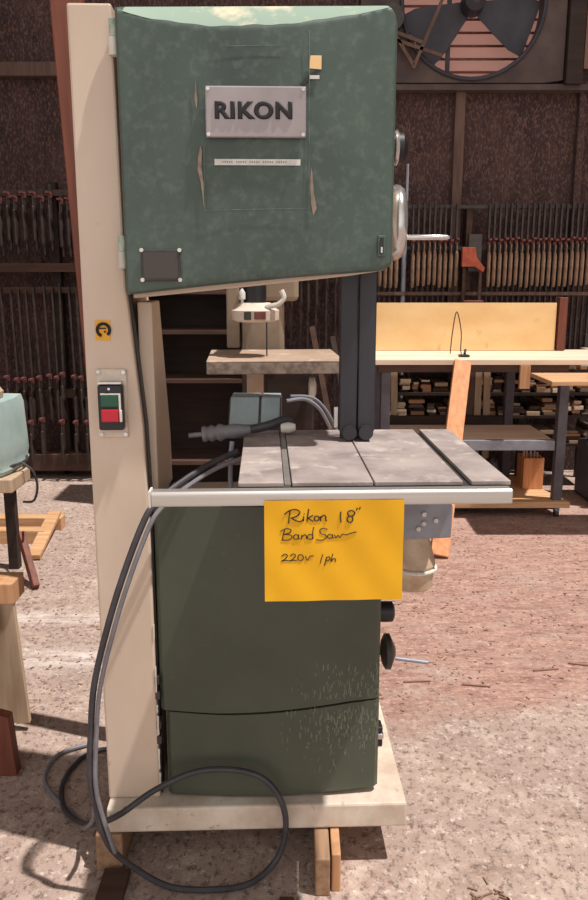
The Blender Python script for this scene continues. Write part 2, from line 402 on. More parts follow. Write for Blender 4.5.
# the odd orange-headed clamps that break the row
for i, (x, z, lb) in enumerate(((1.235, 1.62, 'rusty bar clamp with an orange jaw hanging lower than the row'), )):
    t = thing('pipe_clamp', lb, 'clamp', (x, 4.0, z))
    MB().box(x - .055, x - .035, 4.0, 4.02, .9, z).build('bar', 'shelfwood', t); MB().box(x + .06, x + .08, 4.0, 4.02, 1.0, z - .08).build('bar', 'shelfwood', t)
    MB().prism([(x - .07, z - .1), (x + .02, z - .1), (x + .08, z - .14), (x + .09, z - .11), (x + .03, z - .04), (x + .02, z + .03), (x - .07, z + .03)], 3.96, 3.995).build('jaw', mat('orange_jaw', '#b5502f', '#8c3a24', scale=20), t, bevel=.003)
    MB().box(x - .05, x + .09, 3.95, 3.99, 1.22, 1.29).build('jaw', 'clampred', t, bevel=.004)
    MB().box(x - .02, x + .07, 4.0, 4.045, z - .13, z + .12).build('backing', 'irondark', t)

# left rack: two tiers of dim clamps
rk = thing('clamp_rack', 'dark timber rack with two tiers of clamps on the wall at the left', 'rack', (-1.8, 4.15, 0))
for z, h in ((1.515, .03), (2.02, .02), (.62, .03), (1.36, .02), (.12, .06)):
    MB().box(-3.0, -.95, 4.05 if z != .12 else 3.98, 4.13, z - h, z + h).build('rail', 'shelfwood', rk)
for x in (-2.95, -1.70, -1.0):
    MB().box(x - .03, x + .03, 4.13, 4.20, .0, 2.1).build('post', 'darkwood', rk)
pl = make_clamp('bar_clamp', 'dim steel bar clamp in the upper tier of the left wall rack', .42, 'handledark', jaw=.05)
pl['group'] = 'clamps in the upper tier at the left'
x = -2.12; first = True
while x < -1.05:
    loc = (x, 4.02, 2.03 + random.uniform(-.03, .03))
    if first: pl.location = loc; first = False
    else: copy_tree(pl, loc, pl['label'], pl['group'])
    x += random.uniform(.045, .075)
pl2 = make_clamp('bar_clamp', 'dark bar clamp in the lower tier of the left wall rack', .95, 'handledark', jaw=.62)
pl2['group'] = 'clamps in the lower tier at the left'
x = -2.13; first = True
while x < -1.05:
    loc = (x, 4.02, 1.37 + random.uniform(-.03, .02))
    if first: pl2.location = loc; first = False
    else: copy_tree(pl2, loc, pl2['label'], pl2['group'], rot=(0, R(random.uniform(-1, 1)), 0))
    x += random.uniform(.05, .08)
# short clamps hung below it
pl3 = make_clamp('hand_clamp', 'short dark clamp with a pale worn jaw low on the left wall rack', .40, 'handledark', jaw=.16)
pl3['group'] = 'short clamps low on the left wall rack'
for i, x in enumerate((-1.95, -1.88, -1.80, -1.66, -1.56, -1.48, -1.40)):
    loc = (x, 3.93, .55 + random.uniform(-.05, .06))
    if i == 0: pl3.location = loc
    else: copy_tree(pl3, loc, pl3['label'], pl3['group'])
# clamps / bars behind the drill press
pm = make_clamp('long_clamp', 'long dark bar clamp hanging on the wall behind the drill press', 1.25, 'handledark', jaw=.12)
pm['group'] = 'long clamps hanging behind the drill press'
first = True; x = -.02
while x < .50:
    loc = (x, 4.12, 1.72 + random.uniform(-.1, .12))
    if first: pm.location = loc; first = False
    else: copy_tree(pm, loc, pm['label'], pm['group'])
    x += random.uniform(.05, .085)
pmr = tag(MB().box(-.08, .48, 4.155, 4.19, 1.60, 1.66).build('clamp_rail', 'shelfwood'), 'dark wooden rail on the wall behind the drill press', 'rail')

# ================================================================== SHELVES seen through the throat of the saw
sh = thing('storage_shelves', 'dark brown wooden shelving behind the drill press', 'shelves', (-.75, 3.4, 0))
for x in (-.98, -.30):
    MB().box(x - .02, x + .02, 3.2, 3.62, 0, 1.6).build('side', 'darkwood', sh)
MB().box(-.958, -.322, 3.60, 3.62, 0.02, 1.58).build('back', 'darkwood', sh)
for z in (.30, .82, 1.12, 1.36, 1.585):
    MB().box(-.958, -.322, 3.19, 3.598, z - .012, z + .012).build('shelf', 'shelfwood', sh)

# ================================================================== DRILL PRESS
DX, DY = -.085, 1.45
dp = thing('drill_press', 'old cream drill press with a thick wooden table seen through the saw throat', 'drill press', (DX, 1.9, 0))
tb = MB(); rotm = Matrix.Translation((DX, 1.56, 0)) @ Matrix.Rotation(R(3.5), 4, 'Z')
tb.box(-.265, .265, -.25, .25, 1.130, 1.136, rotm).build('table_top', 'dptop', dp, bevel=.002)
MB().box(-.265, .265, -.25, .25, 1.085, 1.130, rotm).build('table_edge', 'dpedge', dp, bevel=.004)
MB().box(-.20, -.13, 1.62, 1.69, .05, 1.084).build('table_post', 'dptop', dp, bevel=.004)
MB().box(-.235, -.045, 1.85, 2.05, 1.06, 1.34).build('body', 'drum', dp, bevel=.02)
MB().box(-.13, .09, 1.86, 2.05, .08, 1.055).build('pedestal', 'darkwood', dp, bevel=.01)
MB().box(-.27, .20, 1.6, 2.1, 0, .08).build('base', 'irondark', dp, bevel=.015)
MB().box(-.20, .02, 1.84, 2.0, 1.345, 1.6).build('head', 'drum', dp, bevel=.02)
MB().box(-.30, -.242, 1.845, 2.0, 1.14, 1.42).build('side_column', 'drum', dp, bevel=.008)
hx = -.155; hy = 1.5
MB().lathe((hx, hy, 1.275), (hx, hy, 1.35), [(0, .075), (.008, .094), (.045, .096), (.055, .08), (.075, .06)], 28).build('quill_ring', 'cream_dirty', dp, smooth=True)
MB().box(hx + .0, hx + .045, hy - .098, hy - .085, 1.288, 1.318).build('ring_label', 'clampred', dp, bevel=.002)
MB().box(hx - .04, hx - .012, hy - .099, hy - .089, 1.286, 1.318).build('ring_latch', 'irondark', dp, bevel=.002)
MB().cyl((hx, hy, 1.351), (hx, hy, 1.60), .045).build('quill', 'black', dp, smooth=True)
MB().cyl((hx + .045, hy, 1.137), (hx + .045, hy, 1.275), .0028, n=8).build('drill_bit', 'blacksteel', dp)
MB().box(hx - .03, hx + .03, hy + .04, 1.84, 1.4, 1.55).build('arm', 'drum', dp, bevel=.01)
MB().lathe((hx - .05, hy - .03, 1.33), (hx - .05, hy - .03, 1.41), [(0, .006), (.03, .006), (.035, .014), (.06, .014), (.075, .004)], 12).build('knob', 'white', dp, smooth=True)
MB().tube([(hx + .045, hy - .06, 1.335), (hx + .09, hy - .07, 1.345), (hx + .115, hy - .07, 1.37), (hx + .105, hy - .07, 1.40)], .010).build('feed_lever', 'white', dp, smooth=True)
MB().lathe((.062, 1.72, .975), (.097, 1.72, .975), [(0, .02), (.006, .05), (.026, .05), (.035, .02)], 24).build('side_wheel', 'white', dp, smooth=True)
MB().cyl((.0795, 1.80, .975), (.0795, 1.861, .975), .014).build('wheel_shaft', 'irondark', dp, smooth=True)
for i, (x0, x1, m_) in enumerate(((.10, .33, 'shelfwood'), (.22, .42, 'handledark'), (.28, .43, 'shelfwood'))):
    tag(MB().beam((x1, 2.5 + i * .09, 0), (x0, 2.75 + i * .09, 1.18 - i * .06), .03, .02).build('scrap_strip', m_),
        ('brown wooden strip leaning right of the drill press table, nearest one', 'dark thin wooden strip leaning behind the nearest brown strip by the drill press', 'short brown wooden strip leaning closest to the black blade guard')[i], 'wood strip')

# ================================================================== WORKBENCH with plywood back
wb = thing('workbench', 'wheeled wooden workbench with an upright birch plywood back', 'workbench', (1.15, 3.3, 0))
MB().prism([(.47, 3.0), (1.76, 3.0), (2.05, 3.68), (.49, 3.68)], .94, .972, 'z').build('top', 'benchtop', wb, bevel=.003)
MB().box(.50, 1.72, 3.58, 3.60, .975, 1.285).build('back_panel', 'ply', wb)
MB().box(1.735, 1.79, 3.57, 3.63, .975, 1.32).build('end_post', 'redwood', wb, bevel=.004)
MB().box(.50, 1.64, 3.02, 3.05, .895, .938).build('apron', 'shelfwood', wb, bevel=.003)
MB().box(1.34, 1.40, 2.985, 3.015, .80, .938).build('end_block', 'wood', wb)
for x, y in ((1.62, 3.04), (1.45, 3.62), (.55, 3.62), (.55, 3.05)):
    MB().box(x - .028, x + .028, y - .028, y + .028, .065, .894 if y > 3.1 else .894).build('leg', 'darkpaint', wb, bevel=.003)
MB().box(.60, 1.59, 3.08, 3.58, .445, .475).build('middle_shelf', 'benchtop', wb, bevel=.003)
MB().box(.585, 1.59, 3.03, 3.075, .415, .478).build('shelf_rail', 'greymetal', wb, bevel=.003)
MB().box(.585, 1.42, 3.60, 3.64, .43, .53).build('back_rail', 'darkwood', wb, bevel=.003)
MB().prism([(.50, 2.98), (1.69, 2.98), (1.52, 3.66), (.50, 3.66)], .065, .105, 'z').build('bottom_shelf', 'woodx', wb, bevel=.003)
MB().box(.52, 1.62, 3.06, 3.11, .0351, .064).build('bottom_rail', 'irondark', wb)
for x, y in ((1.62, 3.02), (1.45, 3.6), (.56, 3.6), (.56, 3.02)):
    f = MB().box(x - .014, x + .014, y - .02, y + .02, .04, .064).build('caster', 'greymetal', wb)
    MB().cyl((x - .011, y, .025), (x + .011, y, .025), .025, n=18).build('wheel', 'irondark', f)
# wire clip thing on the bench top
wc = thing('wire_stand', 'thin bent wire with a small black clip on the bench top before the plywood', 'wire', (1.02, 3.3, .972))
MB().tube([(.99, 3.35, .975), (1.00, 3.36, 1.10), (1.03, 3.40, 1.235), (1.055, 3.36, 1.12), (1.045, 3.3, 1.01), (1.03, 3.2, .985)], .0035, 6).build('wire', 'black', wc)
MB().box(1.01, 1.07, 3.14, 3.20, .974, .986).build('clip', 'black', wc, bevel=.003)
MB().cyl((1.05, 3.2, .987), (1.06, 3.23, 1.01), .008).build('clip_knob', 'black', wc)

# side table at far right
st = thing('side_table', 'small wooden topped table cut off at the right edge beside the workbench', 'table', (1.95, 2.7, 0))
MB().box(1.39, 2.3, 2.55, 2.95, .875, .90).build('top', 'woodx', st, bevel=.003)
MB().box(1.80, 1.86, 2.86, 2.92, 0, .874).build('leg', 'greymetal', st, bevel=.004)
MB().box(2.22, 2.28, 2.6, 2.66, 0, .874).build('leg', 'greymetal', st, bevel=.004)
MB().box(2.22, 2.28, 2.86, 2.92, 0, .874).build('leg', 'greymetal', st, bevel=.004)
mc = thing('covered_machine', 'dark grey low machine cabinet at the right edge behind the workbench leg', 'machine', (2.3, 3.6, 0))
MB().box(1.93, 2.7, 3.22, 3.62, .0, .38).build('body', 'darkpaint', mc, bevel=.02)
MB().box(1.97, 2.09, 3.42, 3.55, .381, .86).build('column', 'greymetal', mc, bevel=.01)
MB().box(1.93, 2.7, 3.17, 3.215, .20, .24).build('rail', 'greymetal', mc, bevel=.004)

# leaning 2x4 before the bench
tag(MB().beam((.765, 2.26, .012), (.985, 2.94, .965), .098, .035, up=(0, 1, -.2)).build('leaning_stud', 'orangewood', bevel=.003), 'fresh orange two by four leaning against the workbench front edge', 'wood stud')

# things on the shelves of the bench
for i, (x, lb) in enumerate(((1.13, 'black lumpy bag under the middle shelf of the workbench, left one'), (1.27, 'black lumpy bag under the middle shelf of the workbench, right one'))):
    b = MB(); bmesh.ops.create_icosphere(b.bm, subdivisions=3, radius=.08)
    for v in b.bm.verts: v.co = Vector((v.co.x * .8, v.co.y * .9, v.co.z * 1.9 if v.co.z > 0 else v.co.z * .7)) * (1 + .12 * math.sin(v.co.x * 90 + i) * math.cos(v.co.z * 70)) + Vector((x, 3.3, .168))
    tag(b.build('black_bag', 'black', smooth=True), lb, 'bag')
crate = thing('wooden_crate', 'small orange wooden crate with scraps on the workbench bottom shelf', 'crate', (1.545, 3.36, .106))
MB().box(1.48, 1.61, 3.28, 3.295, .107, .31).build('front_panel', 'orangewood', crate, bevel=.002)
MB().box(1.48, 1.495, 3.297, 3.44, .107, .31).build('side_panel', 'orangewood', crate); MB().box(1.595, 1.61, 3.297, 3.44, .107, .31).build('side_panel', 'orangewood', crate)
MB().box(1.497, 1.593, 3.43, 3.44, .107, .31).build('back_panel', 'orangewood', crate); MB().box(1.497, 1.593, 3.297, 3.428, .107, .12).build('bottom_panel', 'orangewood', crate)
for i in range(5):
    a = random.uniform(-.012, .012)
    tag(MB().beam((1.505 + i * .019, 3.34 + .02 * (i % 2), .121), (1.505 + i * .019 + a, 3.37, .38 - .012 * i), .010, .012).build('wood_scrap', 'palewood'), 'pale stick standing in the small orange crate', 'wood scrap', 'sticks in the orange crate')

# lumber rack behind the bench: board ends and standing boards
lr = thing('lumber_rack', 'dark steel rack full of board ends behind the workbench', 'rack', (1.2, 3.9, 0))
for x in (.62, 1.12, 1.66, 2.1):
    MB().box(x - .02, x + .02, 4.02, 4.06, 0, 1.05).build('upright', 'irondark', lr)
for z in (.30, .50, .66, .82):
    MB().box(.60, 2.12, 3.745, 4.019, z - .010, z + .010).build('shelf', 'darkwood', lr)
cols = ['palewood', 'wood', 'shelfwood', 'benchtop', 'darkwood', 'palewood']
protos = {}
cnt = 0
for z0 in (.31, .51, .67, .83):
    x = .64
    while x < 2.06:
        zz = z0 + .001; wd = random.uniform(.05, .13); top = z0 + random.uniform(.04, .12)
        while zz < top:
            h = random.choice((.012, .018, .025)); ww = wd * random.uniform(.6, 1); dx = random.uniform(0, wd - ww)
            y0 = random.uniform(3.735, 3.80)
            key = random.choice(cols)
            if key not in protos:
                protos[key] = MB().box(-.5, .5, 0, 1, 0, 1).build('board_offcut', key)
                ob = protos[key]
            else:
                ob = protos[key].copy(); COL.objects.link(ob)
            ob.location = (x + dx + ww / 2, (y0 + 3.99) / 2, zz); ob.scale = (ww, 3.99 - y0, h)
            nm = {'palewood': 'pale', 'wood': 'yellow brown', 'shelfwood': 'brown', 'benchtop': 'whitish', 'darkwood': 'dark brown'}[key]
            tag(ob, nm + ' board offcut stacked on the lumber rack behind the workbench', 'board', nm + ' board offcuts on the lumber rack')
            zz += h + .002; cnt += 1
        x += wd + .008
for i, (px, tilt, h, mm, lb) in enumerate(((.60, .01, .82, 'palewood', 'pale narrow board standing left behind the workbench, beside the blade guard'), (.70, -.02, .93, 'palewood', 'pale board standing upright behind the workbench, left of the orange stud'),
        (1.19, .03, .9, 'stud', 'brown board standing behind the bench just right of the orange stud'), (1.26, .0, .93, 'palewood', 'pale board standing in the middle of the upright boards behind the bench'),
        (1.335, -.02, .9, 'palewood', 'pale board standing rightmost of the upright boards behind the bench'), (.545, .0, .66, 'greymetal', 'short grey board standing behind the bench at its left end'))):
    tag(MB().beam((px, 3.70, .001), (px + tilt, 3.712, h), .045, .018).build('standing_board', mm), lb, 'board')

# ================================================================== LEFT FOREGROUND
cm = thing('covered_stand', 'machine under a pale blue grey cloth cover at the left edge', 'machine', (-1.5, 1.9, .0))
b = MB()
prof = [(.62, .185), (.66, .20), (.72, .215), (.80, .21), (.87, .205), (.90, .19)]
n = 24; rings = []
for zi, (z, r) in enumerate([(.56, .19), (.585, .205), (.60, .20), (.63, .207), (.70, .205), (.78, .20), (.86, .195), (.895, .185), (.90, .12)]):
    rg = []
    for k in range(n):
        a = 2 * math.pi * k / n
        rr = r / max(abs(math.cos(a)), abs(math.sin(a))) ** .75 * (1 + .02 * math.sin(7 * a + z * 8))
        rg.append(b.bm.verts.new((-1.50 + rr * math.cos(a), 1.95 + rr * math.sin(a), z)))
    rings.append(rg)
for a_, c_ in zip(rings, rings[1:]):
    for i in range(n): b.bm.faces.new([a_[i], a_[(i + 1) % n], c_[(i + 1) % n], c_[i]])
b.bm.faces.new(rings[0][::-1]); b.bm.faces.new(rings[-1])
b.build('cloth_cover', 'sheen', cm, smooth=True)
MB().torus((-1.50, 1.95, .598), (0, 0, 1), .225, .007, 36, 8).build('tie_cord', 'cable', cm, smooth=True)
MB().box(-1.42, -1.27, 1.74, 2.0, .495, .559).build('wooden_foot', 'palewood', cm, bevel=.006)
MB().lathe((-1.42, 1.95, .901), (-1.42, 1.95, .98), [(0, .06), (.03, .065), (.055, .045), (.079, .015)]).build('knob', 'palewood', cm, smooth=True)
for x, y in ((-1.66, 1.80), (-1.42, 1.80), (-1.66, 2.12), (-1.42, 2.12)):
    MB().box(x - .025, x + .025, y - .025, y + .025, .0, .494 if x > -1.5 and y < 2 else .56).build('leg', 'darkwood', cm, bevel=.003)
MB().tube([(-1.275, 1.90, .60), (-1.225, 1.90, .56), (-1.215, 1.92, .48), (-1.25, 1.96, .40), (-1.34, 2.08, .36)], .006).build('power_cord', 'cable', cm, smooth=True)

pal = thing('wooden_skid', 'low skid of pale timbers on the floor at the left', 'skid', (-1.55, 2.7, 0))
MB().box(-1.95, -1.36, 2.74, 2.83, .0, .075).build('rear_timber', 'woodx', pal, bevel=.004)
MB().box(-1.95, -1.385, 2.50, 2.58, .0, .075).build('front_timber', 'woodx', pal, bevel=.004)
MB().beam((-1.41, 2.80, .091), (-1.36, 2.22, .020), .07, .026, up=(0, 0, 1)).build('cross_board', 'woodx', pal, bevel=.003)
tag(MB().beam((-1.225, 1.83, .004), (-1.345, 2.02, .21), .060, .030, up=(.8, .5, 0)).build('wood_block', 'redwood', bevel=.003), 'dark reddish brown board leaning before the pale skid', 'wood block')

sw = thing('sawhorse', 'pale board on reddish wooden legs, cut off at the left edge', 'sawhorse', (-.95, .6, 0))
MB().prism([(-1.02, .03), (-.860, .03), (-.884, .445), (-1.02, .445)], .602, .622).build('side_board', 'palewood', sw, bevel=.002)
MB().box(-1.30, -.878, .59, .70, .4455, .515).build('top_board', 'wood', sw, bevel=.004)
MB().prism([(-.90, 0), (-.822, 0), (-.835, .19), (-.87, .20), (-.93, .20)], .36, .40).build('leg', 'redwood', sw, bevel=.003)
MB().beam((-.93, .40, 0), (-.95, .58, .445), .05, .04, up=(0, 1, 0)).build('leg', 'redwood', sw, bevel=.003)
MB().beam((-1.22, .42, 0), (-1.18, .58, .445), .05, .04, up=(0, 1, 0)).build('leg', 'redwood', sw, bevel=.003)
MB().box(-1.30, -.90, .401, .43, .13, .19).build('crossbar', 'redwood', sw, bevel=.003)

# ================================================================== THE BAND SAW
BX, BY, YAW = -.09, .25, R(2)
rz = Matrix.Rotation(YAW, 4, 'Z')
SAWO = Vector((BX, BY, .105))
saw = thing('band_saw', 'tall cream and green band saw with a yellow note on its rail', 'band saw', SAWO)
saw.location = rz @ SAWO; saw.rotation_euler = (0, 0, YAW)
B = lambda: MB()
# base plate
B().box(-.462, .281, -.012, .50, .105, .172).build('base_plate', 'cream_dirty', saw, bevel=.006)
# spine column
B().prism([(-.463, .1725), (-.335, .1725), (-.335, .90), (-.341, 1.12), (-.366, 1.42), (-.372, 1.996), (-.463, 1.996)], .03, .36).build('column', 'cream', saw, bevel=.005)
# throat side of the frame
B().prism([(.085, .91), (.37, .91), (.36, 1.04), (.22, 1.395), (.085, 1.395)], -.352, -.319, 'x').build('inner_column', 'cream', saw, bevel=.003)
B().prism([(-.3346, .1730), (-.3306, .1730), (-.3306, .90), (-.3366, 1.12), (-.3616, 1.42), (-.3656, 1.42), (-.3406, 1.12), (-.3346, .90)], .05, .084).build('gap_shade', 'black', saw)  # black strip put in for the shade in the gap beside the column
for z0_, z1_, w_ in ((.405, .43, .004), (.345, .40, .005), (.25, .31, .004), (.20, .245, .005), (.46, .53, .003), (.60, .64, .0025)):
    B().prism([(-.3355, z0_), (-.3355 + w_, z0_ + .004), (-.3345 + w_ * .6, (z0_ + z1_) / 2), (-.3350 + w_, z1_ - .003), (-.3355, z1_)], .0275, .0298).build('chipped_edge', 'white', saw)
# lower body
B().box(-.318, .208, .062, .36, .1725, .905).build('lower_housing', 'cream', saw, bevel=.006)
# upper housing
hp = [(-.352, 1.404), (-.12, 1.427), (.12, 1.452), (.200, 1.464), (.206, 1.48), (.206, 1.990), (-.352, 1.990)]
B().prism(hp, .035, .24).build('upper_housing', 'cream', saw, bevel=.004)
# upper door, domed with a sloped top
def ud_top(u):
    return 1.985 + .008 * u - (.03 * max(0, (u - .965) / .035) ** 2)
def ud_bot(u): return 1.412 + .052 * u + .004 * math.sin(math.pi * u) + .012 * max(0, (u - .95) / .05) ** 2
def lens(u): return .010 + .044 * max(0, math.sin(math.pi * (u ** .85))) ** .8
def ud_y(u, v):
    H = ud_top(u) - ud_bot(u); d = (1 - v) * H; l = lens(u)
    y = -.022 - .012 * math.sin(math.pi * u) * math.sin(math.pi * v) ** .5
    if d < l: y += .040 * (1 - d / l) ** 1.2
    e = min(u, 1 - u) * .57
    if e < .008: y += .010 * (1 - e / .008) ** 2
    e = v * H
    if e < .008: y += .010 * (1 - e / .008) ** 2
    return y
udoor = B().grid(-.358, .209, ud_bot, ud_top, ud_y, 96, 110, .033).build('upper_door', 'green', saw, smooth=True)
# sawdust on the top slope, plus paler green painted in where it catches light
def dust_light_sheet(name, m, u0, u1, fv0, fv1, nx, nz, parent):
    b = MB()
    V = []
    for i in range(nx + 1):
        u = u0 + (u1 - u0) * i / nx; H = ud_top(u) - ud_bot(u); col = []
        for j in range(nz + 1):
            v = fv0(u) + (fv1(u) - fv0(u)) * j / nz
            col.append(b.bm.verts.new((-.358 + .567 * u, ud_y(u, v) - .0005, ud_bot(u) + H * v)))
        V.append(col)
    for i in range(nx):
        for j in range(nz): b.bm.faces.new([V[i][j], V[i + 1][j], V[i + 1][j + 1], V[i][j + 1]])
    return b.build(name, m, parent, smooth=True)
dust_light_sheet('dust_light_layer', 'dust_lit', .03, .99, lambda u: 1 - lens(u) * (.93 + .03 * math.sin(u * 23) + .02 * math.sin(u * 61)) / .565, lambda u: .998, 90, 10, udoor)
# faint ridge outline of an old panel on the door
ol = MB()
for p, q in (((-.185, -.035, 1.585), (-.185, -.036, 1.71)), ((.03, -.036, 1.585), (.03, -.036, 1.93)), ((-.185, -.036, 1.585), (.03, -.036, 1.59)), ((-.15, -.034, 1.90), (-.02, -.034, 1.903))):
    ol.beam(p, q, .0008, .0008)
ol.build('panel_outline', 'scuff', udoor)
def patch(name, m, pts, y, parent, th=.0012): return MB().prism(pts, y - th, y).build(name, m, parent)
patch('paint_peel', 'tan', [(-.193, 1.64), (-.199, 1.665), (-.1975, 1.69), (-.192, 1.712), (-.189, 1.70), (-.191, 1.672), (-.1875, 1.64), (-.1865, 1.585), (-.189, 1.60)], -.0345, udoor)
patch('paint_peel', 'tan', [(.034, 1.67), (.037, 1.66), (.040, 1.62), (.046, 1.59), (.039, 1.575), (.034, 1.60), (.032, 1.64)], -.0345, udoor)
patch('paint_peel', 'tan', [(-.198, 1.78), (-.202, 1.80), (-.199, 1.84), (-.196, 1.80)], -.034, udoor)
patch('paper_scrap', 'ply', [(.029, 1.860), (.054, 1.858), (.054, 1.884), (.032, 1.884)], -.0345, udoor)
patch('small_label', 'labelwhite', [(.030, 1.840), (.050, 1.840), (.050, 1.847), (.030, 1.847)], -.0345, udoor)
patch('tape_strip', 'black', [(.010, 1.830), (.030, 1.848), (.054, 1.866), (.054, 1.858), (.034, 1.842), (.02, 1.828)], -.0342, udoor)
# name plate
npl = MB(); npl.box(-.180, .023, -.047, -.0365, 1.726, 1.824); npl = npl.build('name_plate', 'plate', udoor, bevel=.003)
text_mesh('RIKON', .0425, .0004, .0022, 1.10, Matrix.Translation((-.083, -.0482, 1.776)) @ FACE, 'lettering', 'ink', npl)
for x in (-.174, .017):
    for z in (1.732, 1.818): MB().cyl((x, -.049, z), (x, -.046, z), .0038, n=12).build('screw', 'chrome', npl)
# serial strip
ls = MB(); ls.box(-.164, .012, -.0368, -.0350, 1.674, 1.686); ls = ls.build('label_strip', 'labelwhite', udoor)
tx = MB()
for i in range(30):
    if i % 6 != 5: tx.box(-.148 + i * .0046, -.1455 + i * .0046 + .0004 * (i % 2), -.0373, -.0366, 1.6785, 1.682)
tx.build('small_print', mat('faded_print', '#8e8e8a'), ls)
# window
wn = MB(); wn.box(-.322, -.240, -.033, -.024, 1.442, 1.506); wn = wn.build('window_frame', 'irondark', udoor, bevel=.002)
MB().box(-.317, -.245, -.0342, -.0325, 1.447, 1.501).build('window_pane', mat('smoky_pane', '#3b302e', rough=.25), wn)
for x in (-.320, -.241):
    for z in (1.444, 1.505): MB().cyl((x, -.0365, z), (x, -.032, z), .0042, n=12).build('screw', 'white', wn)
# latch slot
sl = MB(); sl.box(.176, .193, -.0295, -.0235, 1.492, 1.536); sl = sl.build('latch_plate', 'green', udoor, bevel=.002)
MB().box(.180, .188, -.031, -.0285, 1.497, 1.531).build('latch_slot', 'black', sl)
MB().box(.1825, .186, -.0318, -.0305, 1.500, 1.512).build('latch_key', 'chrome', sl)
# hinges
for z in (1.892, 1.468):
    h = B(); h.cyl((-.368, .014, z), (-.368, .014, z + .035), .010); h = h.build('hinge', 'white', saw, smooth=True)
    MB().cyl((-.366, .012, z + .0355), (-.366, .012, z + .068), .009).build('hinge_knuckle', mat('hinge_green', '#7f9c8c', '#c8cfc0', scale=30), h, smooth=True)
# lifting eye on top
B().torus((-.165, .12, 1.992), (0, 1, 0), .016, .006, 20).build('lifting_eye', 'white', saw, smooth=True)
# lower doors
def curve_y(u, v): return .034 - .016 * math.sin(math.pi * u) + (.008 * (1 - min(u, 1 - u) / .012) ** 2 if min(u, 1 - u) < .012 else 0)
def split(u): return .410 - .008 * math.sin(math.pi * min(1, u * 1.15)) + .030 * max(0, u - .25) ** 1.1
ld = B().grid(-.326, .212, lambda u: split(u) + .002, lambda u: .93, curve_y, 60, 24, .060).build('lower_door', 'greenlow', saw, smooth=True)
mcv = B().grid(-.313, .213, lambda u: .180 - .006 * math.sin(math.pi * u) + .010 * u, lambda u: split(u) - .003, curve_y, 60, 14, .060).build('motor_cover', 'greenlow', saw, smooth=True)
# scuff marks: many short scratches on the lower right
def scratches(parent, zlo, zhi, n, seed):
    rr = random.Random(seed); s = MB()
    for i in range(n):
        u = min(.985, max(.55, rr.gauss(.86, .13))); z = zlo + (zhi - zlo) * (1 - abs(rr.gauss(0, .42))) if n > 150 else zlo + (zhi - zlo) * abs(rr.gauss(0, .45)); L_ = rr.uniform(.003, .018)
        if z < .2: continue
        x = -.326 + .538 * u; y = curve_y(u, .5) - .0006
        wdt = rr.uniform(.0006, .0030); dx = rr.uniform(-.004, .004)
        vs = [s.bm.verts.new((x, y, z)), s.bm.verts.new((x + wdt, y, z)), s.bm.verts.new((x + wdt + dx, y, z + L_)), s.bm.verts.new((x + dx, y, z + L_))]
        s.bm.faces.new(vs)
    o = s.build('scratches', mat('scratch_paint', '#6c7365', rough=.7), parent); return o
scratches(ld, .435, .52, 140, 3); scratches(mcv, .25, .405, 300, 5)
# lower door hinges (dark, ragged) at the column edge
for z in (.48, .44, .36, .32):
    B().box(-.338, -.326, .030, .060, z, z + .022).build('lower_hinge', 'irondark', saw, bevel=.002)
# right-hand controls
k_ = B(); k_.lathe((.205, .11, .628), (.255, .11, .628), [(0, .008), (.012, .008), (.013, .026), (.045, .026), (.05, .018)], 24); k_.build('guide_knob', 'black', saw, smooth=True)
k_ = B(); k_.lathe((.205, .11, .520), (.262, .11, .520), [(0, .009), (.018, .009), (.022, .030), (.030, .045), (.042, .045), (.056, .012)], 28); k_.build('tension_wheel', 'irondark', saw, smooth=True)
k_ = B(); k_.cyl((.262, .11, .500), (.345, .10, .492), .005, n=10); k_.build('wheel_handle', 'greymetal', saw, smooth=True)
k_ = B(); k_.box(.206, .232, .09, .13, .262, .318); k_.build('side_catch', 'black', saw, bevel=.004)
k_ = B(); k_.box(.206, .234, .088, .13, .285, .300); k_.build('catch_band', 'chrome', saw, bevel=.002)
# upper tension knob
k_ = B(); k_.lathe((.21, .14, 1.735), (.26, .14, 1.735), [(0, .012), (.012, .014), (.014, .034), (.04, .034), (.05, .02)], 28); k_.build('tracking_knob', 'black', saw, smooth=True)
k_ = B(); k_.torus((.235, .14, 1.735), (1, 0, 0), .034, .005, 28, 8); k_.build('knob_band', 'chrome', saw, smooth=True)
# handwheel
hw = B(); hw.torus((.238, .14, 1.572), (1, 0, 0), .066, .0185, 40, 14); hw = hw.build('hand_wheel', 'chrome', saw, smooth=True)
MB().lathe((.212, .14, 1.568), (.262, .14, 1.568), [(0, .014), (.02, .018), (.045, .018), (.05, .012)], 20).build('wheel_hub', 'cream_dirty', hw, smooth=True)
sp = MB()
for a in (20, 140, 260): sp.beam((.242, .14, 1.568), (.242, .14 + .066 * math.cos(R(a)), 1.568 + .066 * math.sin(R(a))), .018, .010, up=(1, 0, 0))
sp.build('spokes', 'cream_dirty', hw)
MB().lathe((.250, .10, 1.538), (.357, .10, 1.538), [(0, .006), (.02, .006), (.022, .0065), (.10, .006), (.107, .003)], 14).build('crank_handle', 'chrome', hw, smooth=True)
B().cyl((.206, .14, 1.568), (.215, .14, 1.568), .02).build('wheel_shaft', 'greymetal', saw)
B().cyl((.262, .13, 1.62), (.262, .13, 1.70), .003, n=8).build('pointer_rod', 'greymetal', saw)
